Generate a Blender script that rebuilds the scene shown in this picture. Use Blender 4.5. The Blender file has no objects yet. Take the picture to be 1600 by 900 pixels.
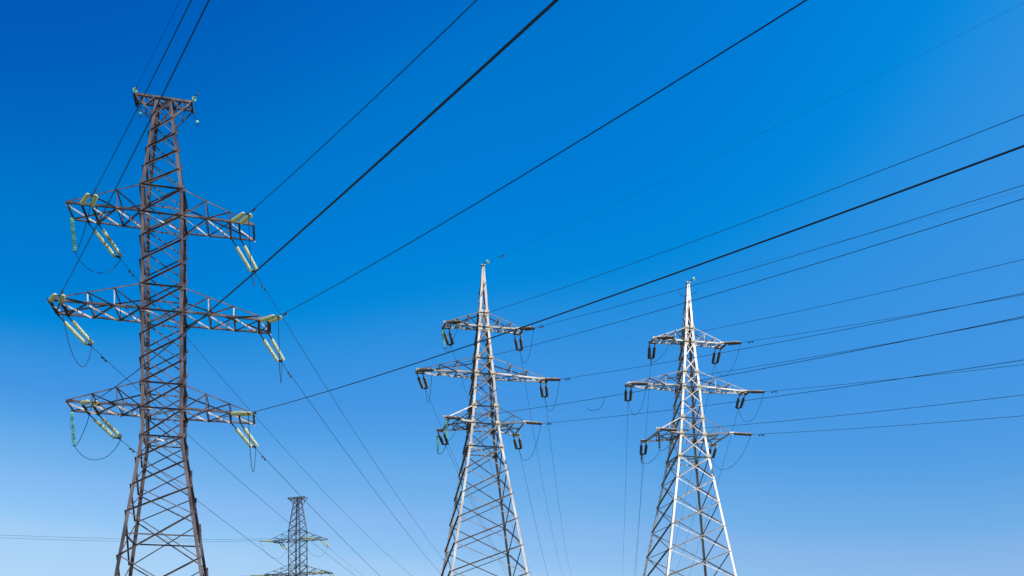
import bpy, math, random
from mathutils import Vector, Matrix
random.seed(7)
R = math.radians
sc = bpy.context.scene
COL = sc.collection
V = Vector

# ------------------------------------------------------------------ mesh buffer
class Buf:
    def __init__(s): s.v = []; s.f = []
    def lbar(s, p, q, a, b, w, t=None, off=None, w2=None):
        """steel angle (L section) from p to q; flanges run along a and b"""
        p = V(p); q = V(q)
        if off is not None: p = p + V(off); q = q + V(off)
        d = (q - p)
        if d.length < 1e-4: return
        d.normalize(); a = V(a); a = (a - d * a.dot(d)).normalized()
        b = V(b); b = b - d * b.dot(d); b = (b - a * b.dot(a)).normalized()
        t = t or max(.012, w * .11)
        w2 = w2 or w; prof = [(0, 0), (w, 0), (w, t), (t, t), (t, w2), (0, w2)]
        n = len(s.v)
        for e in (p, q):
            for x, y in prof: s.v.append(e + a * x + b * y)
        flip = a.cross(b).dot(d) < 0
        for i in range(6):
            j = (i + 1) % 6; f = (n + i, n + j, n + 6 + j, n + 6 + i)
            s.f.append(f[::-1] if flip else f)
        for base, rev in ((n, True), (n + 6, False)):
            for f in ((0, 1, 2, 3), (0, 3, 4, 5)):
                f = tuple(base + i for i in f)
                s.f.append(f[::-1] if (rev != flip) else f)
    def box(s, c, ax, ay, az):
        c = V(c); n = len(s.v); ax = V(ax); ay = V(ay); az = V(az)
        for z in (-1, 1):
            for y in (-1, 1):
                for x in (-1, 1): s.v.append(c + ax * x + ay * y + az * z)
        for f in ((0, 2, 3, 1), (4, 5, 7, 6), (0, 1, 5, 4), (2, 6, 7, 3), (0, 4, 6, 2), (1, 3, 7, 5)):
            s.f.append(tuple(n + i for i in f))
    def tube(s, pts, r, seg=6):
        pts = [V(p) for p in pts]; n = len(s.v); m = len(pts)
        for i, p in enumerate(pts):
            d = (pts[min(i + 1, m - 1)] - pts[max(i - 1, 0)]).normalized()
            a = d.cross(V((0, 0, 1)))
            if a.length < .05: a = d.cross(V((0, 1, 0)))
            a.normalize(); b = a.cross(d)
            for k in range(seg):
                an = 2 * math.pi * k / seg
                s.v.append(p + a * math.cos(an) * r + b * math.sin(an) * r)
        for i in range(m - 1):
            for k in range(seg):
                k2 = (k + 1) % seg
                s.f.append((n + i * seg + k, n + (i + 1) * seg + k, n + (i + 1) * seg + k2, n + i * seg + k2))
        s.f.append(tuple(n + k for k in range(seg)))
        s.f.append(tuple(n + (m - 1) * seg + k for k in reversed(range(seg))))
    def lathe(s, prof, seg=14, o=(0, 0, 0)):
        """profile of (x, r) turned round the local x axis"""
        o = V(o); n = len(s.v)
        for x, r in prof:
            for k in range(seg):
                an = 2 * math.pi * k / seg
                s.v.append(o + V((x, r * math.cos(an), r * math.sin(an))))
        for i in range(len(prof) - 1):
            for k in range(seg):
                k2 = (k + 1) % seg
                s.f.append((n + i * seg + k, n + i * seg + k2, n + (i + 1) * seg + k2, n + (i + 1) * seg + k))
        s.f.append(tuple(n + k for k in reversed(range(seg))))
        s.f.append(tuple(n + (len(prof) - 1) * seg + k for k in range(seg)))
    def prism(s, poly, h):
        """flat plate: polygon in local xy, thickness h about z = 0"""
        n = len(s.v); m = len(poly)
        for z in (-h, h):
            for x, y in poly: s.v.append(V((x, y, z)))
        s.f.append(tuple(n + i for i in reversed(range(m)))); s.f.append(tuple(n + m + i for i in range(m)))
        for i in range(m):
            j = (i + 1) % m; s.f.append((n + i, n + j, n + m + j, n + m + i))
    def mesh(s, name, mat, smooth=False):
        me = bpy.data.meshes.new(name); me.from_pydata([tuple(v) for v in s.v], [], s.f)
        me.materials.append(mat)
        if smooth:
            me.polygons.foreach_set('use_smooth', [True] * len(me.polygons))
        me.update(); return me

def link(name, me, parent=None, mw=None):
    o = bpy.data.objects.new(name, me); COL.objects.link(o)
    if parent: o.parent = parent
    if mw is not None: o.matrix_local = mw
    return o
def tag(o, label, cat, group=None):
    o['label'] = label; o['category'] = cat
    if group: o['group'] = group
    return o

# ------------------------------------------------------------------ materials
def mat(name, col, rough=.5, metal=0., vary=.25, scale=3., col2=None, spec=.5, streak=1., trans=0.):
    m = bpy.data.materials.new(name); m.use_nodes = True; nt = m.node_tree
    b = nt.nodes['Principled BSDF']
    b.inputs['Roughness'].default_value = rough; b.inputs['Metallic'].default_value = metal
    b.inputs['Specular IOR Level'].default_value = spec
    tc = nt.nodes.new('ShaderNodeTexCoord'); mp = nt.nodes.new('ShaderNodeMapping')
    mp.inputs['Scale'].default_value = (1, 1, streak)
    nz = nt.nodes.new('ShaderNodeTexNoise'); nz.inputs['Scale'].default_value = scale; nz.inputs['Detail'].default_value = 6
    rp = nt.nodes.new('ShaderNodeValToRGB'); rp.color_ramp.elements[0].position = .35; rp.color_ramp.elements[1].position = .68
    c2 = col2 or tuple(c * (1 - vary) for c in col)
    rp.color_ramp.elements[0].color = (*c2, 1); rp.color_ramp.elements[1].color = (*col, 1)
    L = nt.links.new
    L(tc.outputs['Object'], mp.inputs['Vector']); L(mp.outputs[0], nz.inputs['Vector']); L(nz.outputs['Fac'], rp.inputs[0])
    L(rp.outputs[0], b.inputs['Base Color'])
    if trans:
        tr = nt.nodes.new('ShaderNodeBsdfTranslucent'); mx = nt.nodes.new('ShaderNodeMixShader'); mx.inputs[0].default_value = trans
        L(rp.outputs[0], tr.inputs[0]); L(b.outputs[0], mx.inputs[1]); L(tr.outputs[0], mx.inputs[2])
        L(mx.outputs[0], nt.nodes['Material Output'].inputs['Surface'])
    return m
M_BROWN = mat('weathered brown steel', (.20, .155, .148), .48, .35, scale=1.5, col2=(.052, .038, .04), streak=.3)
M_ZINC_SUNLIT = mat('worn galvanised steel in sunlit tone', (.82, .79, .76), .42, .2, scale=2.0, col2=(.36, .29, .26))  # near-white base paints sunlight onto the ties and cross frames
M_WHITE = mat('aluminium painted steel', (.60, .58, .555), .45, .35, scale=1.3, col2=(.36, .33, .30), streak=.4)
M_PALE = mat('dusty aluminium painted steel', (.56, .53, .495), .45, .35, scale=1.3, col2=(.30, .265, .24), streak=.4)
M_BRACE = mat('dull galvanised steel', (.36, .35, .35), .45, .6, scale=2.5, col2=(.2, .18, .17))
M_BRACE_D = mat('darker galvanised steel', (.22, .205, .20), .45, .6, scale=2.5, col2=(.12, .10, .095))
M_PLATE = mat('aged cream painted plate', (.68, .64, .54), .5, .05, scale=5, col2=(.5, .42, .3))
M_FAR = mat('old grey steel', (.2, .215, .24), .45, .4, scale=2, vary=.3)
M_GLASS_Y = mat('pale green glass', (.84, .88, .58), .12, 0, scale=9, vary=.2, trans=.6)
M_GLASS_G = mat('pale aqua glass', (.50, .90, .76), .12, 0, scale=9, vary=.15, trans=.55)
M_GLASS_W = mat('pale grey green glass', (.84, .92, .74), .12, 0, scale=9, vary=.2, trans=.55)
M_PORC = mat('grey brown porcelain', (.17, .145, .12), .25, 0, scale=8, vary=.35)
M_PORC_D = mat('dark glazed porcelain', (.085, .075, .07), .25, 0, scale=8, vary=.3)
M_FIT = mat('dark forged steel', (.09, .09, .095), .5, .4, scale=8, vary=.3)
M_WIRE = mat('weathered aluminium conductor', (.05, .055, .07), .6, .2, scale=4, vary=.2, spec=.25)

# ------------------------------------------------------------------ lattice pylons
def leg_hw(prof, z):
    for (z0, w0), (z1, w1) in zip(prof, prof[1:]):
        if z0 <= z <= z1: return w0 + (w1 - w0) * (z - z0) / (z1 - z0)
    return prof[-1][1]
FACES = [(V((-1, -1)), V((1, -1))), (V((1, -1)), V((1, 1))), (V((1, 1)), V((-1, 1))), (V((-1, 1)), V((-1, -1)))]

def face_bracing(prof, panels, face, w, mids=(), horiz=(), t=None, zig=1e9):
    """X bracing of one face: rising members carry their flange outside, falling ones inside"""
    A, B = FACES[face]; bf = Buf()
    def cor(c, z): h = leg_hw(prof, z); return V((c.x * h, c.y * h, z))
    for k, (z0, z1) in enumerate(zip(panels, panels[1:])):
        a, b, c, d = cor(A, z0), cor(B, z0), cor(B, z1), cor(A, z1)
        N = (b - a).cross(d - a).normalized(); ins = .05
        e0 = (b - a).normalized() * ins
        for p, q, sgn in ((a + e0, c - e0, 1), (b - e0, d + e0, -1)):
            if z0 >= zig - .01 and sgn == (1 if k % 2 else -1): continue
            m = N.cross((q - p).normalized())
            if m.z < 0: m = -m
            if sgn > 0: bf.lbar(p + N * .004, q + N * .004, -m, N, w * (.7 if z0 >= zig - .01 else 1), t, w2=w * (.6 if z0 >= zig - .01 else 1.4))
            else: bf.lbar(p - N * .028, q - N * .028, -m, -N, w * .74, t)
        if (z0, z1) in mids:
            zm = (z0 + z1) / 2; p, q = cor(A, zm), cor(B, zm)
            bf.lbar(p - N * .05, q - N * .05, V((0, 0, -1)), -N, w, t)
    for z in horiz:
        p, q = cor(A, z), cor(B, z); N = (q - p).cross(V((0, 0, 1))).normalized()
        bf.lbar(p + N * .006, q + N * .006, V((0, 0, -1)), N, w * 1.1, t)
    return bf

def leg_buf(prof, su, sv, w):
    bf = Buf()
    for (z0, w0), (z1, w1) in zip(prof, prof[1:]):
        bf.lbar((su * w0, sv * w0, z0), (su * w1, sv * w1, z1), (-su, 0, 0), (0, -sv, 0), w, w * .13)
    return bf

def frame_buf(h, z, w):
    """flat cross frame inside the body"""
    bf = Buf()
    bf.lbar((-h, -h, z), (h, h, z), (-1, 1, 0), (0, 0, -1), w); bf.lbar((-h, h, z + .012), (h, -h, z + .012), (1, 1, 0), (0, 0, 1), w)
    return bf

def arm_bufs(s, h, zb, zt, L, tip, nodes, wc, wb, hang=()):
    """box cross arm: returns chord buffer and bracing buffer"""
    ch = Buf(); br = Buf(); tz = Buf(); ht = h
    def dep(u): return h + (tip - h) * (u - h) / (L - h)
    def top(u): return zt + (zb + .1 - zt) * (u - h) / (L - h)
    for v in (-1, 1):
        ch.lbar((s * h, v * h, zb), (s * L, v * tip, zb), (0, -v, 0), (0, 0, 1), wc)
        br.lbar((s * ht, v * h, zt), (s * L, v * tip, zb + .1), (0, -v, 0), (0, 0, -1), wc * .58)
    ch.lbar((s * L, -tip, zb + .012), (s * L, tip, zb + .012), (-s, 0, 0), (0, 0, 1), wc)
    for u0, u1 in zip(nodes, nodes[1:]):
        d0, d1 = dep(u0), dep(u1)
        last = u1 == nodes[-1]
        # bottom plane: the ties that run outward to the right and away stand on edge, the crossing ones lie flat
        fi, bo = V((s * u0, -d0 + .05, zb + .014)), V((s * u1, d1 - .05, zb + .014))
        bi, fo = V((s * u0, d0 - .05, zb - .008)), V((s * u1, -d1 + .05, zb - .008))
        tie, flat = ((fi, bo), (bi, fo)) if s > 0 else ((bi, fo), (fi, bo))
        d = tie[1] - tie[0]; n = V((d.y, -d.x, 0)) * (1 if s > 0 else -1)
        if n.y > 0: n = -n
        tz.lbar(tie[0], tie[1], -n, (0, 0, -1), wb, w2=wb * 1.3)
        if not last or L > 6.3:
            d = flat[1] - flat[0]; br.lbar(flat[0], flat[1], (d.y, -d.x, 0), (0, 0, 1), wb)
        if not last:
            br.lbar((s * u1, -d1, zb + .02), (s * u1, d1, zb + .02), (-s, 0, 0), (0, 0, 1), wb)
            br.lbar((s * u1, -d1, top(u1)), (s * u1, d1, top(u1)), (-s, 0, 0), (0, 0, -1), wb * .8)
        for v in (-1, 1):
            n = V((0, v, 0))
            if not last:
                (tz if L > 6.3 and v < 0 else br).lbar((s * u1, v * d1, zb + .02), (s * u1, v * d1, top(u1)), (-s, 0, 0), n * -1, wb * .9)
            if not last or L > 6.3:
                br.lbar((s * u0, v * d0 + v * .006, zb + .04), (s * u1, v * d1 + v * .006, top(u1)), (0, 0, -1), n, wb * .85)
    for u in hang:
        d = dep(u); br.lbar((s * u, -d - .06, zb - .02), (s * u, d + .06, zb - .02), (-s, 0, 0), (0, 0, -1), wc * .9)
    return ch, br, tz

def gussets(prof, zs, parent, m, sx, sy, name='gusset_plate', both=True):
    for z in zs:
        h = leg_hw(prof, z)
        for su in (-1, 1):
            for sv in (-1, 1):
                b = Buf(); b.box((su * (h - sx * .7), sv * (h + .026), z), (sx, 0, 0), (0, .007, 0), (0, 0, sy))
                b.box((su * (h + .026), sv * (h - sx * .7), z), (.007, 0, 0), (0, sx, 0), (0, 0, sy))
                link(name, b.mesh(name, m), parent)

def step_bolts(prof, su, sv, z0, z1):
    b = Buf(); z = z0; k = 0
    while z < z1:
        h = leg_hw(prof, z); d = V((su, 0, 0)) if k % 2 else V((0, sv, 0))
        p = V((su * h, sv * h, z)); b.tube([p, p + d * .17, p + d * .17 + V((0, 0, .03))], .012, 5); z += .42; k += 1
    return b

def crossbar_pylon(name, loc, yaw, zoff, m, mz, label, group, detail=True):
    """anchor pylon with three box arms a side and a T bar on its head"""
    root = bpy.data.objects.new(name, None); COL.objects.link(root)
    root.location = (loc[0], loc[1], 0); root.rotation_euler = (0, 0, R(yaw)); tag(root, label, 'pylon', group)
    Z = lambda z: z + zoff
    foot = 1.255 + (18.3 + zoff) * .148
    prof = [(0, foot), (Z(18.3), 1.255), (Z(34.1), 1.255), (Z(40.1), .5)]
    flare = [Z(z) for z in (18.3, 16.8, 15.05, 13.35, 10.5, 7.4, 4.2)] + [0.]
    flare.reverse()
    pr = [Z(z) for z in (20.07, 21.67, 23.2, 24.72, 26.25, 27.85, 29.37, 30.88, 32.4, 34.1, 35.42, 36.65, 37.8, 38.9, 40.1)]
    panels = flare + pr
    arms_z = [Z(z) for z in (20.07, 21.67, 26.25, 27.85, 32.4, 34.1)]
    for su in (-1, 1):
        for sv in (-1, 1):
            link('leg', leg_buf(prof, su, sv, .205).mesh('leg', m), root)
    for f in range(4):
        link('face_bracing', face_bracing(prof, panels, f, .086, ((Z(10.5), Z(13.35)),), arms_z + [Z(18.3), Z(40.1)]).mesh('face_bracing', m), root)
    for z in (18.3, 20.07, 26.25, 32.4):
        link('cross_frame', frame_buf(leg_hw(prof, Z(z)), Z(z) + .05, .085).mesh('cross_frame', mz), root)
    spec = [('C', 20.07, 21.67, 5.65, 1.1, [1.255, 2.7, 4.15, 5.65], (4.15, 4.75)),
            ('B', 26.25, 27.85, 6.68, 1.1, [1.255, 2.85, 4.4, 5.98, 6.68], (5.95, 6.55)),
            ('A', 32.4, 34.1, 5.65, 1.1, [1.255, 2.7, 4.15, 5.65], (4.15, 4.75))]
    for key, zb, zt, L, tip, nodes, hang in spec:
        for s in (-1, 1):
            ch, br, tz = arm_bufs(s, 1.255, Z(zb), Z(zt), L, tip, nodes, .13, .082, hang)
            a = link('cross_arm', ch.mesh('cross_arm', m), root)
            link('arm_bracing', br.mesh('arm_bracing', m), a); link('arm_ties', tz.mesh('arm_ties', mz if detail else m), a)  # sun-facing bars take the lighter steel, sunlight put into their colour
    # head bar
    hb = Buf(); zt = Z(40.1)
    for v in (-1, 1):
        hb.lbar((-1.8, v * .5, zt + .02), (1.8, v * .5, zt + .02), (0, -v, 0), (0, 0, 1), .15)
    for u in (-1.8, 1.8): hb.lbar((u, -.62, zt + .0), (u, .62, zt + .0), (-u, 0, 0), (0, 0, -1), .15)
    us = [-1.8, -1.15, -.5, .5, 1.15, 1.8]
    for a, b in zip(us, us[1:]):
        hb.lbar((a, -.48, zt + .035), (b, .48, zt + .035), (0, 1, 0), (0, 0, 1), .07)
        hb.lbar((a, .48, zt + .05), (b, -.48, zt + .05), (0, 1, 0), (0, 0, 1), .07)
    for s in (-1, 1):
        for v in (-1, 1):
            hb.lbar((s * .62, v * .64, Z(38.9)), (s * 1.74, v * .5, zt), (0, -v, 0), (0, 0, 1), .09)
            hb.lbar((s * 1.12, v * .58, Z(39.45)), (s * 1.15, v * .5, zt), (s, 0, 0), (0, -v, 0), .06)
            hb.lbar((s * .55, v * .5, zt - .02), (s * 1.12, v * .58, Z(39.45)), (s, 0, 0), (0, -v, 0), .06)
    link('head_crossbar', hb.mesh('head_crossbar', m), root)
    if detail:
        gussets(prof, [Z(z) for z in (18.3, 20.07, 21.67, 26.25, 27.85, 32.4, 34.1)], root, m, .17, .2)
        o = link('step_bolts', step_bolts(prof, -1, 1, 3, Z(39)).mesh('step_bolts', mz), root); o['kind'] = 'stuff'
    return root

def pointed_pylon(name, loc, yaw, m, mb, label, group):
    """tapering anchor pylon with a pointed head, two box arms and one square ended arm a side"""
    root = bpy.data.objects.new(name, None); COL.objects.link(root)
    root.location = (loc[0], loc[1], 0); root.rotation_euler = (0, 0, R(yaw)); tag(root, label, 'pylon', group)
    prof = P_PROF
    panels = [0, 3.4, 6.5, 9.25, 11.75, 14.05, 16.25, 18.3, 20.3, 22.2, 24.15, 25.6, 27.0, 28.35, 29.65, 31.0, 32.3, 33.5, 34.85, 36.1, 37.1]
    for su in (-1, 1):
        for sv in (-1, 1): link('leg', leg_buf(prof, su, sv, .185).mesh('leg', m), root)
    for f in range(4):
        link('face_bracing', face_bracing(prof, panels, f, .088, (), (22.2, 24.15, 25.6, 28.35, 29.65, 32.3, 33.5), zig=33.5).mesh('face_bracing', mb), root)
    for z in (22.2, 24.15, 28.35, 32.3):
        link('cross_frame', frame_buf(leg_hw(prof, z), z + .05, .085).mesh('cross_frame', m), root)
    pk = Buf(); pk.box((0, 0, 37.55), (.17, 0, 0), (0, .17, 0), (0, 0, .04))
    link('peak_plate', pk.mesh('peak_plate', m), root)
    for s in (-1, 1):
        for zb, zt, L, tip, nodes in ((32.3, 33.5, 3.3, .5, [.45, 1.35, 2.3, 3.3]), (28.35, 29.65, 5.5, .32, [.81, 2.3, 3.7, 5.5])):
            h = leg_hw(prof, zb)
            ch, br, tz = arm_bufs(s, h, zb, zt, L, tip, nodes, .125, .075, (L - .52, L - .02))
            a = link('cross_arm', ch.mesh('cross_arm', m), root); link('arm_bracing', br.mesh('arm_bracing', mb), a); link('arm_ties', tz.mesh('arm_ties', m), a)
            for v in (-1, 1):
                tp = Buf(); tp.box((s * (L - .27), v * (tip + .045), zb + .04), (.36, 0, 0), (0, .012, 0), (0, 0, .1))
                tp.box((s * (L - .27), v * (tip - .03), zb + .152), (.36, 0, 0), (0, .09, 0), (0, 0, .012))
                link('tip_plate', tp.mesh('tip_plate', m), a)
        # square ended lower arm
        zb, zt, L, tip = 24.15, 25.6, 3.2, 1.95; h = leg_hw(prof, zb); h2 = leg_hw(prof, zt)
        ch = Buf(); br = Buf(); plates = []
        for v in (-1, 1):
            ch.lbar((s * h, v * h, zb), (s * L, v * tip, zb), (0, -v, 0), (0, 0, 1), .13)
            br.lbar((s * h2, v * h2, zt), (s * L, v * tip, zb + .12), (0, -v, 0), (0, 0, -1), .07)
            br.lbar((s * h, v * h, zb + .015), (s * L, -v * tip * .1, zb + .015 + .02 * v), (0, -v, 0), (0, 0, 1), .08)
            br.lbar((s * 2.25, v * 1.55, zb + .02), (s * h, -v * h * .1, zb + .03 + .02 * v), (s, 0, 0), (0, 0, 1), .075)
            br.lbar((s * 2.25, v * 1.55, zb + .02), (s * 2.25, v * 1.56, zb + .72), (s, 0, 0), (0, -v, 0), .07)
            br.lbar((s * h, v * h, zb + .05), (s * 2.25, v * 1.56, zb + .72), (0, 0, -1), (0, -v, 0), .07)
            tp = Buf(); plates.append(tp)
            tp.box((s * (L + .08), v * (tip + .04), zb + .02), (.34, 0, 0), (0, .012, 0), (0, 0, .1))
            tp.box((s * (L + .08), v * (tip - .075), zb + .135), (.34, 0, 0), (0, .12, 0), (0, 0, .014))
        br.lbar((s * 2.25, -1.55, zb + .03), (s * 2.25, 1.55, zb + .03), (s, 0, 0), (0, 0, 1), .075)
        ch.lbar((s * (L - .05), -tip, zb + .015), (s * (L - .05), tip, zb + .015), (-s, 0, 0), (0, 0, 1), .15)
        a = link('cross_arm', ch.mesh('cross_arm', m), root); link('arm_bracing', br.mesh('arm_bracing', mb), a)
        for tp in plates: link('tip_plate', tp.mesh('tip_plate', m), a)
    gussets(prof, (22.2, 24.15, 25.6, 28.35, 29.65, 32.3, 33.5), root, M_PLATE, .19, .24)
    o = link('step_bolts', step_bolts(prof, -1, 1, 3, 36).mesh('step_bolts', M_FIT), root); o['kind'] = 'stuff'
    return root
P_PROF = [(0, 5.0), (11.8, 3.12), (22.2, 1.41), (24.15, 1.16), (28.35, .81), (32.3, .45), (33.5, .38), (37.5, .11)]

# name, base point, turn of the arms, height offset, azimuth of line toward the viewer / away
PYL = {
    'brown': dict(loc=(-22.48, 60.0), yaw=14.1, zoff=0., near=31.0, far=6.0, sn=-.25, sf=-.22),
    'mid': dict(loc=(-2.4, 77.0), yaw=12.3, zoff=0., near=29.0, far=6.0, sn=-.29, sf=-.2),
    'right': dict(loc=(15.2, 80.2), yaw=11.4, zoff=0., near=27.0, far=6.0, sn=-.29, sf=-.2),
    'small': dict(loc=(-39.0, 169.0), yaw=-20., zoff=-2.1, near=-34.0, far=6.0, sn=-.12, sf=-.2),
}
# attachment of the string pairs: level -> (u inner, u outer, v near, z)
ATT_T = {'A': (4.15, 4.75, 1.16, 32.36), 'B': (5.95, 6.55, 1.12, 26.21), 'C': (4.15, 4.75, 1.16, 20.03)}
ATT_P = {'A': (2.78, 3.28, .56, 32.3), 'B': (4.98, 5.48, .38, 28.35), 'C': (3.02, 3.52, 2.0, 24.15)}
LEN = {'brown': (.42, 2.45, .36), 'mid': (.42, 1.62, .30), 'right': (.42, 1.62, .30), 'small': (.42, 2.45, .36)}
LEN_FAR = {'brown': .62, 'mid': .66, 'right': .66, 'small': .62}

def to_world(key, u, v, z):
    p = PYL[key]; c, s = math.cos(R(p['yaw'])), math.sin(R(p['yaw']))
    return V((p['loc'][0] + u * c - v * s, p['loc'][1] + u * s + v * c, z))
def line_dir(key, way):
    p = PYL[key]; a = R(p[way])
    return V((math.sin(a), math.cos(a), 0)) * (-1 if way == 'near' else 1) if way == 'far' else V((math.sin(a), -math.cos(a), 0))
def pair_frame(key, lev, side, way):
    """two attachment points, end point and direction of one string pair"""
    att = (ATT_P if key in ('mid', 'right') else ATT_T)[lev]; sgn = -1 if side == 'left' else 1
    v = -att[2] if way == 'near' else att[2]; z = att[3] + PYL[key]['zoff']
    a = to_world(key, sgn * att[0], v, z); b = to_world(key, sgn * att[1], v, z)
    if a.x > b.x: a, b = b, a
    d = line_dir(key, way) + V((0, 0, PYL[key]['sn' if way == 'near' else 'sf'])); d.normalize()
    l0, l1, l2 = LEN[key]
    if way == 'far': l0 = LEN_FAR[key]
    mid = (a + b) / 2
    return a, b, d, mid + d * (l0 + l1 + l2), (l0, l1, l2)
def peak_frame(key, side, way):
    """earth wire: attachment on the head and start of the wire"""
    z = {'brown': 40.1, 'small': 38.0, 'mid': 37.6, 'right': 37.6}[key]
    u = {'left': -1.77, 'right': 1.77, 'peak': 0.}[side]
    v = {'brown': .58, 'small': .58, 'mid': .1, 'right': .1}[key] * (-1 if way == 'near' else 1)
    a = to_world(key, u, v, z); d = line_dir(key, way) + V((0, 0, -.12 if way == 'near' else -.12)); d.normalize()
    return a, d, a + d * 1.05
#==WIRES==
# ------------------------------------------------------------------ the four pylons
GP = 'lattice pylons'
crossbar_pylon('lattice_pylon', PYL['brown']['loc'], PYL['brown']['yaw'], 0., M_BROWN, M_ZINC_SUNLIT,
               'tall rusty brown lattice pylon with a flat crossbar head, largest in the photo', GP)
pointed_pylon('lattice_pylon', PYL['mid']['loc'], PYL['mid']['yaw'], M_PALE, M_BRACE_D,
              'white pointed lattice pylon with mint green insulators, in the middle', GP)
pointed_pylon('lattice_pylon', PYL['right']['loc'], PYL['right']['yaw'], M_WHITE, M_BRACE,
              'white pointed lattice pylon with only dark insulators, rightmost', GP)
crossbar_pylon('lattice_pylon', PYL['small']['loc'], PYL['small']['yaw'], PYL['small']['zoff'], M_FAR, M_FAR,
               'small distant dark lattice pylon with a flat crossbar head, beyond the brown pylon', GP, detail=False)

WHO = {'brown': 'brown pylon', 'mid': 'middle white pylon', 'right': 'rightmost white pylon', 'small': 'small distant pylon'}
LEV = {'A': 'upper', 'B': 'middle', 'C': 'lower'}

# ------------------------------------------------------------------ insulators
def disc_profile(n, p, r):
    pr = [(0, .02)]
    for i in range(n):
        x = i * p
        pr += [(x + .001, .05), (x + .055, .055), (x + .068, r * .7), (x + .088, r), (x + .1, r * .97), (x + .108, r * .6), (x + .118, .035), (x + p - .004, .03)]
    pr.append((n * p, .02)); return pr
def stack_mesh(n, p, r, m, seg=14):
    b = Buf(); b.lathe(disc_profile(n, p, r), seg); return b.mesh('insulator_stack', m, True)
ST = {'glass_y': stack_mesh(16, .153, .135, M_GLASS_Y), 'glass_w': stack_mesh(16, .153, .135, M_GLASS_W),
      'porc': stack_mesh(12, .135, .128, M_PORC), 'porc_d': stack_mesh(12, .135, .128, M_PORC_D),
      'drop_t': stack_mesh(15, .132, .15, M_GLASS_G), 'drop_m': stack_mesh(8, .175, .135, M_GLASS_G),
      'drop_d': stack_mesh(8, .17, .125, M_PORC_D), 'earth': stack_mesh(1, .16, .15, M_GLASS_G, 18)}
SLEN = {'glass_y': 2.45, 'glass_w': 2.45, 'porc': 1.62, 'porc_d': 1.62, 'drop_t': 1.98, 'drop_m': 1.4, 'drop_d': 1.36, 'earth': .16}
b = Buf(); b.prism([(-.06, -.3), (.0, -.3), (.17, -.05), (.17, .05), (.0, .3), (-.06, .3)], .012); YOKE = b.mesh('yoke_plate', M_FIT)
b = Buf(); b.tube([(0, 0, 0), (.2, 0, 0)], .03, 8); b.tube([(.02, 0, -.05), (.02, 0, .05)], .04, 8); b.box((.12, 0, -.03), (.06, 0, 0), (0, .035, 0), (0, 0, .05)); CLAMP = b.mesh('dead_end_clamp', M_FIT)

def axes(d, y=None):
    x = V(d).normalized(); y = V(y) if y is not None else V((0, 0, 1)).cross(x)
    y = (y - x * y.dot(x)).normalized(); z = x.cross(y)
    return Matrix(((x.x, y.x, z.x), (x.y, y.y, z.y), (x.z, y.z, z.z))).to_4x4()
def rod(p, q, parent, r=.028):
    bf = Buf(); bf.tube([p, q], r, 6)
    d = (V(q) - V(p)); n = max(1, int(d.length / .16))
    for i in range(n):
        c = V(p) + d * ((i + .5) / n); e = d.normalized() * .045
        bf.tube([c - e, c + e], r * 1.7, 6)
    return link('link_rod', bf.mesh('link_rod', M_FIT), parent)

def twin_string(key, lev, side, way):
    a, b_, d, end, (l0, l1, l2) = pair_frame(key, lev, side, way)
    kind = {'brown': 'glass', 'small': 'glass'}.get(key, 'porc')
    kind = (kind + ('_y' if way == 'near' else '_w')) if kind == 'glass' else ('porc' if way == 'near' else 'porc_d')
    root = bpy.data.objects.new('insulator_string', None); COL.objects.link(root)
    mid = (a + b_) / 2; M = Matrix.Translation(mid) @ axes(d, b_ - a); root.matrix_world = M
    glass = {'glass_y': 'yellowish', 'glass_w': 'pale glass', 'porc': 'grey brown', 'porc_d': 'dark'}[kind]
    where = 'in front of' if way == 'near' else 'behind'
    tag(root, f'{glass} twin insulators {where} the {LEV[lev]} {side} arm of the {WHO[key]}', 'insulator',
        f'twin insulator strings on the {WHO[key]}')
    Mi = M.inverted(); hy = .22 if key in ('brown', 'small') else .2
    for P, sy in ((Mi @ a, -1), (Mi @ b_, 1)):
        E = V((l0 + l1, sy * hy, 0)); dl = (E - P).normalized(); S = E - dl * SLEN[kind]
        rod(P, S, root)
        link('insulator_stack', ST[kind], root, Matrix.Translation(S) @ axes(dl, (0, 1, 0)))
    link('yoke_plate', YOKE, root, Matrix.Translation((l0 + l1 + .03, 0, 0)))
    link('dead_end_clamp', CLAMP, root, Matrix.Translation((l0 + l1 + .17, 0, 0)))
    return end

def single_string(name, p, d, kind, l0, label, cat, group, tail=.12):
    root = bpy.data.objects.new(name, None); COL.objects.link(root)
    root.matrix_world = Matrix.Translation(p) @ axes(d, (0.3, 1, 0.1)); tag(root, label, cat, group)
    rod((0, 0, 0), (l0, 0, 0), root, .022)
    link('insulator_stack', ST[kind], root, Matrix.Translation((l0, 0, 0)))
    L = l0 + SLEN[kind]
    bf = Buf(); bf.tube([(L, 0, 0), (L + tail, 0, 0)], .02, 6); bf.box((L + tail, 0, 0), (.03, 0, 0), (0, .1, 0), (0, 0, .03))
    link('suspension_clamp', bf.mesh('suspension_clamp', M_FIT), root)
    return V(p) + V(d).normalized() * (L + tail)

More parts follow.
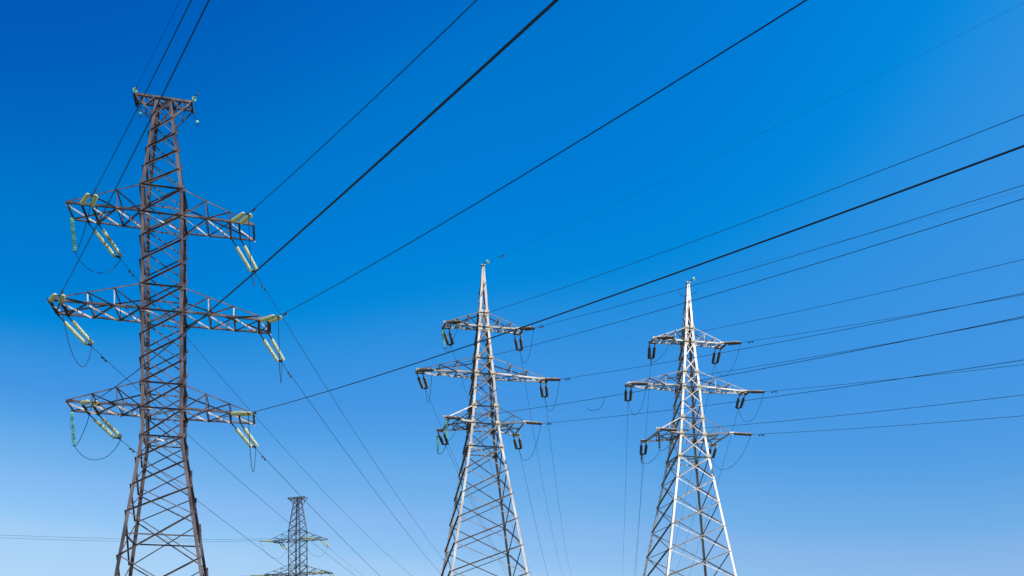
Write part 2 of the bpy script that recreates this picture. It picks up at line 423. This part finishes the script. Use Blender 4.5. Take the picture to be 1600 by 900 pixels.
# ------------------------------------------------------------------ conductors
WIRES = {
    ('brown', 'near', 'A', 'left'): (30.5, -0.248),
    ('brown', 'near', 'A', 'right'): (29.5, -0.24),
    ('brown', 'near', 'B', 'left'): (31.5, -0.176),
    ('brown', 'near', 'B', 'right'): (30.0, -0.208),
    ('brown', 'near', 'C', 'left'): (29.75, -0.212),
    ('brown', 'near', 'C', 'right'): (30.25, -0.2),
    ('brown', 'far', 'A', 'left'): (4.75, -0.128),
    ('brown', 'far', 'A', 'right'): (5.25, -0.144),
    ('brown', 'far', 'B', 'left'): (5.75, -0.136),
    ('brown', 'far', 'B', 'right'): (6.25, -0.144),
    ('brown', 'far', 'C', 'left'): (5.75, -0.14),
    ('brown', 'far', 'C', 'right'): (6.0, -0.14),
    ('mid', 'near', 'A', 'left'): (29.75, -0.216),
    ('mid', 'near', 'A', 'right'): (28.75, -0.228),
    ('mid', 'near', 'B', 'left'): (29.5, -0.216),
    ('mid', 'near', 'B', 'right'): (29.25, -0.224),
    ('mid', 'near', 'C', 'left'): (29.75, -0.208),
    ('mid', 'near', 'C', 'right'): (28.75, -0.216),
    ('mid', 'far', 'A', 'left'): (6.25, -0.164),
    ('mid', 'far', 'A', 'right'): (5.0, -0.108),
    ('mid', 'far', 'B', 'left'): (5.75, -0.14),
    ('mid', 'far', 'B', 'right'): (4.75, -0.068),
    ('mid', 'far', 'C', 'left'): (6.5, -0.152),
    ('mid', 'far', 'C', 'right'): (6.0, -0.184),
    ('right', 'near', 'A', 'left'): (26.75, -0.232),
    ('right', 'near', 'A', 'right'): (26.75, -0.244),
    ('right', 'near', 'B', 'left'): (27.75, -0.216),
    ('right', 'near', 'B', 'right'): (26.75, -0.236),
    ('right', 'near', 'C', 'left'): (27.25, -0.212),
    ('right', 'near', 'C', 'right'): (27.0, -0.22),
    ('right', 'far', 'A', 'left'): (6.75, -0.1),
    ('right', 'far', 'A', 'right'): (5.0, -0.256),
    ('right', 'far', 'B', 'left'): (6.5, -0.076),
    ('right', 'far', 'B', 'right'): (6.0, -0.188),
    ('right', 'far', 'C', 'left'): (6.25, -0.264),
    ('right', 'far', 'C', 'right'): (5.75, -0.136),
    ('small', 'near', 'A', 'left'): (-33.25, -0.16),
    ('small', 'near', 'A', 'right'): (-33.5, -0.168),
    ('small', 'far', 'A', 'left'): (6.0, -0.11),
    ('small', 'far', 'A', 'right'): (6.0, -0.1),
    ('small', 'near', 'B', 'left'): (-33.25, -0.16),
    ('small', 'near', 'B', 'right'): (-33.5, -0.168),
    ('small', 'far', 'B', 'left'): (6.0, -0.11),
    ('small', 'far', 'B', 'right'): (6.0, -0.1),
}
b = Buf(); b.tube([(-.26, 0, -.09), (.26, 0, -.09)], .012, 6); b.tube([(0, 0, -.1), (0, 0, .03)], .03, 6)
for s in (-1, 1):
    b.tube([(s * .16, 0, -.1), (s * .3, 0, -.11)], .055, 8); b.tube([(s * .3, 0, -.11), (s * .33, 0, -.11)], .035, 8)
DAMP = b.mesh('vibration_damper', M_FIT)

def wire(name, P0, az, s, k, way, length, r, label, cat, group, dampers=(), loop=None):
    a = R(az); h = V((math.sin(a), math.cos(a) if way == 'far' else -math.cos(a), 0))
    at = lambda t: V((h.x * t, h.y * t, s * t + k * t * t))
    n = 70; pts = [at(length * (i / n) ** 1.15) for i in range(n + 1)]
    bf = Buf(); bf.tube(pts, r, 7)
    o = link(name, bf.mesh(name, M_WIRE)); o.location = P0; tag(o, label, cat, group)
    for t in dampers:
        link('vibration_damper', DAMP, o, Matrix.Translation(at(t)) @ axes(at(t + .1) - at(t - .1)))
    if loop:
        t0, t1, drop = loop; A, B = at(t0), at(t1); bl = Buf()
        q = [A.lerp(B, i / 16) + V((0, 0, -drop * (1 - (2 * i / 16 - 1) ** 4))) for i in range(17)]
        bl.tube(q[:15], .014, 6); link('damper_loop', bl.mesh('damper_loop', M_WIRE), o)
    return o

ENDS = {}
KW = {'brown': .0005, 'mid': .0006, 'right': .0006, 'small': .0006}
RW = {'brown': .0185, 'mid': .0135, 'right': .0135, 'small': .018}
DM = {'brown': (1.5,), 'mid': (1.25,), 'right': (1.25,), 'small': ()}
for (key, way, lev, side), (az, s) in WIRES.items():
    end = twin_string(key, lev, side, way); ENDS[key, way, lev, side] = end
    if way == 'near':
        lab = f'conductor wire coming toward the viewer from the {LEV[lev]} {side} arm of the {WHO[key]}'
        ln = 105 if key != 'small' else 120
    else:
        lab = f'conductor wire running down and away from the {LEV[lev]} {side} arm of the {WHO[key]}'
        ln = 210
    loop = {('mid', 'near', 'C', 'left'): (19.4, 17.3, .7), ('mid', 'near', 'A', 'right'): (18.3, 20.4, .55)}.get((key, way, lev, side))
    dm = DM[key] if not (way == 'far' and key in ('mid', 'right')) else ()
    wire('power_line', end, az, s, KW[key], way, ln, RW[key], lab, 'power line', f'conductor wires strung from the {WHO[key]}', dm, loop)

# ------------------------------------------------------------------ hanging strings that hold the jumpers
HANG = {}
def hang(key, lev, u, v, z, d, kind, l0, label):
    p = to_world(key, u, v, z); y = R(PYL[key]['yaw'])
    dw = V((d[0] * math.cos(y) - d[1] * math.sin(y), d[0] * math.sin(y) + d[1] * math.cos(y), d[2]))
    HANG.setdefault((key, lev), []).append(single_string('hanging_insulator', p, dw, kind, l0, label, 'insulator', f'single hanging insulators on the {WHO[key]}'))
hang('brown', 'A', -5.6, .35, 32.34, (.08, .1, -1), 'drop_t', .15, 'mint green single insulator hanging from the upper left arm tip of the brown pylon')
hang('brown', 'C', -5.6, .35, 20.0, (.05, .1, -1), 'drop_t', .15, 'mint green single insulator hanging from the lower left arm tip of the brown pylon')
for key, kd, tone in (('mid', 'drop_m', 'mint green'), ('right', 'drop_d', 'dark')):
    hang(key, 'A', -3.36, .45, 32.28, (.12, .0, -1), kd, .2, f'{tone} hanging insulator at the upper left arm tip of the {WHO[key]}')
    hang(key, 'C', -3.4, -1.98, 24.07, (.06, .0, -1), kd, .2, f'{tone} hanging insulator at the front corner of the lower left arm, {WHO[key]}')
    hang(key, 'C', -3.52, 1.95, 24.07, (.0, .0, -1), kd, .2, f'{tone} hanging insulator at the back corner of the lower left arm, {WHO[key]}')

def jumper(key, lev, side, pts_sag, label):
    bf = Buf(); path = []
    for (A, B, sag) in pts_sag:
        n = 20
        seg = [V(A).lerp(V(B), i / n) + V((0, 0, -sag * (1 - abs(2 * i / n - 1) ** 2.4))) for i in range(n + 1)]
        path += seg if not path else seg[1:]
    o0 = V(pts_sag[0][0]); bf.tube([p - o0 for p in path], {'brown': .02, 'small': .02}.get(key, .016), 6)
    o = link('jumper_cable', bf.mesh('jumper_cable', M_WIRE)); o.location = o0
    tag(o, label, 'cable', f'jumper loops on the {WHO[key]}')
for (key, way, lev, side), P in list(ENDS.items()):
    if way != 'near': continue
    Q = ENDS[key, 'far', lev, side]; hs = HANG.get((key, lev), []) if side == 'left' else []
    if key == 'brown': sags = [(P, Q, 2.2 if lev == 'A' else 2.5)] if not hs else [(P, hs[0], .5), (hs[0], Q, 1.1)]
    elif key == 'small': sags = [(P, Q, 2.4)]
    elif len(hs) == 1: sags = [(P, hs[0], .5), (hs[0], Q, .35)]
    elif len(hs) == 2: sags = [(P, hs[0], .5), (hs[0], hs[1], .5), (hs[1], Q, .35)]
    else: sags = [(P, Q, 1.75)]
    jumper(key, lev, side, sags, f'slack jumper cable looping under the {LEV[lev]} {side} arm of the {WHO[key]}')

# ------------------------------------------------------------------ earth wires from the heads
for key, side, way, az, s, kk, r in (
        ('brown', 'left', 'near', 30.75, -.248, .0005, .0085), ('brown', 'right', 'near', 31.0, -.156, .0005, .003),
        ('brown', 'left', 'far', 6, -.12, .0005, .0025), ('brown', 'right', 'far', 6, -.12, .0005, .0025),
        ('mid', 'peak', 'near', 29.25, -.208, .0005, .0038), ('right', 'peak', 'near', 26.5, -.252, .0005, .0042),
        ('mid', 'peak', 'far', 6, -.12, .0005, .0025), ('right', 'peak', 'far', 6, -.12, .0005, .0025)):
    a, d, e = peak_frame(key, side, way); w = 'facing the viewer' if way == 'near' else 'on the far side'
    end = 'peak' if side == 'peak' else f'{side} crossbar end'
    st = V(d); 
    if way == 'far' and key == 'brown': st = (st + V((0, 0, -.55))).normalized()
    if key == 'brown' or way == 'near':
        tip = single_string('earth_wire_insulator', a, st, 'earth', .42 if key == 'brown' else .72,
                            f'glass disc insulator {w} of the {end}, {WHO[key]}', 'insulator', 'small earth wire insulators on the pylon heads')
    else: tip = a
    lab = ('thin earth wire coming toward the viewer from the ' if way == 'near' else 'thin earth wire running away from the ') + f'{end}, {WHO[key]}'
    wire('earth_wire', tip, az, s, kk, way, 105 if way == 'near' else 200, r, lab, 'wire', 'thin earth wires from the pylon heads',
         (.55,) if (way == 'near' and key == 'brown') else ((2.3,) if key == 'mid' and way == 'near' else ()))

# ------------------------------------------------------------------ ground: one sheet to the horizon
m = mat('meadow grass', (.085, .105, .035), .9, 0, scale=.35, col2=(.12, .105, .05), spec=.1)
bf = Buf(); rings = [0, 20, 60, 150, 400, 1200, 4000, 12000]; seg = 64
bf.v.append(V((0, 0, 0)))
for r in rings[1:]:
    for k in range(seg):
        an = 2 * math.pi * k / seg; bf.v.append(V((r * math.cos(an), r * math.sin(an), 0)))
for k in range(seg): bf.f.append((0, 1 + k, 1 + (k + 1) % seg))
for i in range(len(rings) - 2):
    for k in range(seg):
        a0 = 1 + i * seg; k2 = (k + 1) % seg; bf.f.append((a0 + k, a0 + seg + k, a0 + seg + k2, a0 + k2))
g = link('ground', bf.mesh('ground', m)); g['kind'] = 'structure'; g['label'] = 'flat grassy field under the power lines'

# ------------------------------------------------------------------ sky and sun
SUN_EL, SUN_AZ = 41., 126.
w = bpy.data.worlds.new('World'); sc.world = w; w.use_nodes = True; nt = w.node_tree; L = nt.links.new
bg = nt.nodes['Background']
sk = nt.nodes.new('ShaderNodeTexSky'); sk.sky_type = 'NISHITA'; sk.sun_disc = False
sk.sun_elevation = R(SUN_EL); sk.sun_rotation = R(SUN_AZ); sk.dust_density = .6
# deep polarised blue of the photograph: the sky is toned by one curve per channel, a little darker well away from the sun
tc = nt.nodes.new('ShaderNodeTexCoord'); sep = nt.nodes.new('ShaderNodeSeparateXYZ'); L(tc.outputs['Generated'], sep.inputs[0])
def mrange(src, a, b_, c, d):
    n = nt.nodes.new('ShaderNodeMapRange'); n.interpolation_type = 'SMOOTHSTEP'
    for i, v in enumerate((a, b_, c, d)): n.inputs[i + 1].default_value = v
    L(src, n.inputs[0]); return n.outputs[0]
def mth(op, a, b_):
    n = nt.nodes.new('ShaderNodeMath'); n.operation = op
    for i, v in enumerate((a, b_)):
        if isinstance(v, (int, float)): n.inputs[i].default_value = v
        else: L(v, n.inputs[i])
    return n.outputs[0]
left = mrange(sep.outputs['X'], .06, -.52, 0, 1); high = mrange(sep.outputs['Z'], .15, .38, 0, 1)
right = mrange(sep.outputs['X'], 0., .5, 0, 1); hi2 = mrange(sep.outputs['Z'], .16, .6, -.1, .32)
fac = mth('SUBTRACT', 1.0, mth('MULTIPLY', mth('MULTIPLY', left, high), .3))
fac = mth('ADD', fac, mth('MULTIPLY', right, hi2))
vm = nt.nodes.new('ShaderNodeVectorMath'); vm.operation = 'SCALE'; L(sk.outputs[0], vm.inputs[0]); L(mth('MULTIPLY', fac, .1), vm.inputs['Scale'])
cv = nt.nodes.new('ShaderNodeRGBCurve'); L(vm.outputs[0], cv.inputs['Color'])
CUR = [[(0, 0), (.128, 0), (.14, .018), (.157, .042), (.175, .06), (.2, .088), (.222, .13), (.25, .17), (.275, .225), (.33, .285), (.364, .36), (.481, .445), (1, 1)],
       [(0, 0), (.11, .075), (.12, .095), (.14, .135), (.158, .182), (.18, .205), (.21, .25), (.237, .284), (.275, .31), (.3, .342), (.34, .402), (.385, .452), (.456, .528), (.517, .605), (.627, .68), (1, 1)],
       [(0, 0), (.2, .43), (.21, .456), (.243, .533), (.278, .615), (.31, .67), (.35, .71), (.384, .748), (.44, .775), (.49, .81), (.55, .845), (.588, .88), (.64, .907), (.707, .93), (1, 1)]]
for c, pts in zip(cv.mapping.curves, CUR):
    c.points[0].location = pts[0]; c.points[1].location = pts[-1]
    for p in pts[1:-1]: c.points.new(*p)
cv.mapping.update()
v2 = nt.nodes.new('ShaderNodeVectorMath'); v2.operation = 'SCALE'; v2.inputs['Scale'].default_value = 10.; L(cv.outputs[0], v2.inputs[0])
L(v2.outputs[0], bg.inputs[0]); bg.inputs[1].default_value = .1
sd = bpy.data.lights.new('sun', 'SUN'); sd.energy = 5.0; sd.angle = R(.53); sd.color = (1., .95, .87)
so = bpy.data.objects.new('sun', sd); COL.objects.link(so)
to = V((math.sin(R(SUN_AZ)) * math.cos(R(SUN_EL)), math.cos(R(SUN_AZ)) * math.cos(R(SUN_EL)), math.sin(R(SUN_EL))))
so.rotation_euler = to.to_track_quat('Z', 'Y').to_euler(); so.location = to * 200

# ------------------------------------------------------------------ camera: level, with a shift lens
cd = bpy.data.cameras.new('camera'); cam = bpy.data.objects.new('camera', cd); COL.objects.link(cam); sc.camera = cam
cam.location = (0, 0, 1.7); cam.rotation_euler = (R(90), 0, 0)
cd.sensor_width = 36; cd.lens = 36 * 1450 / 1600; cd.shift_y = .4; cd.clip_end = 30000
vs = sc.view_settings; vs.view_transform = 'Standard'; vs.look = 'None'; vs.exposure = 0; vs.gamma = 1; vs.use_curve_mapping = False
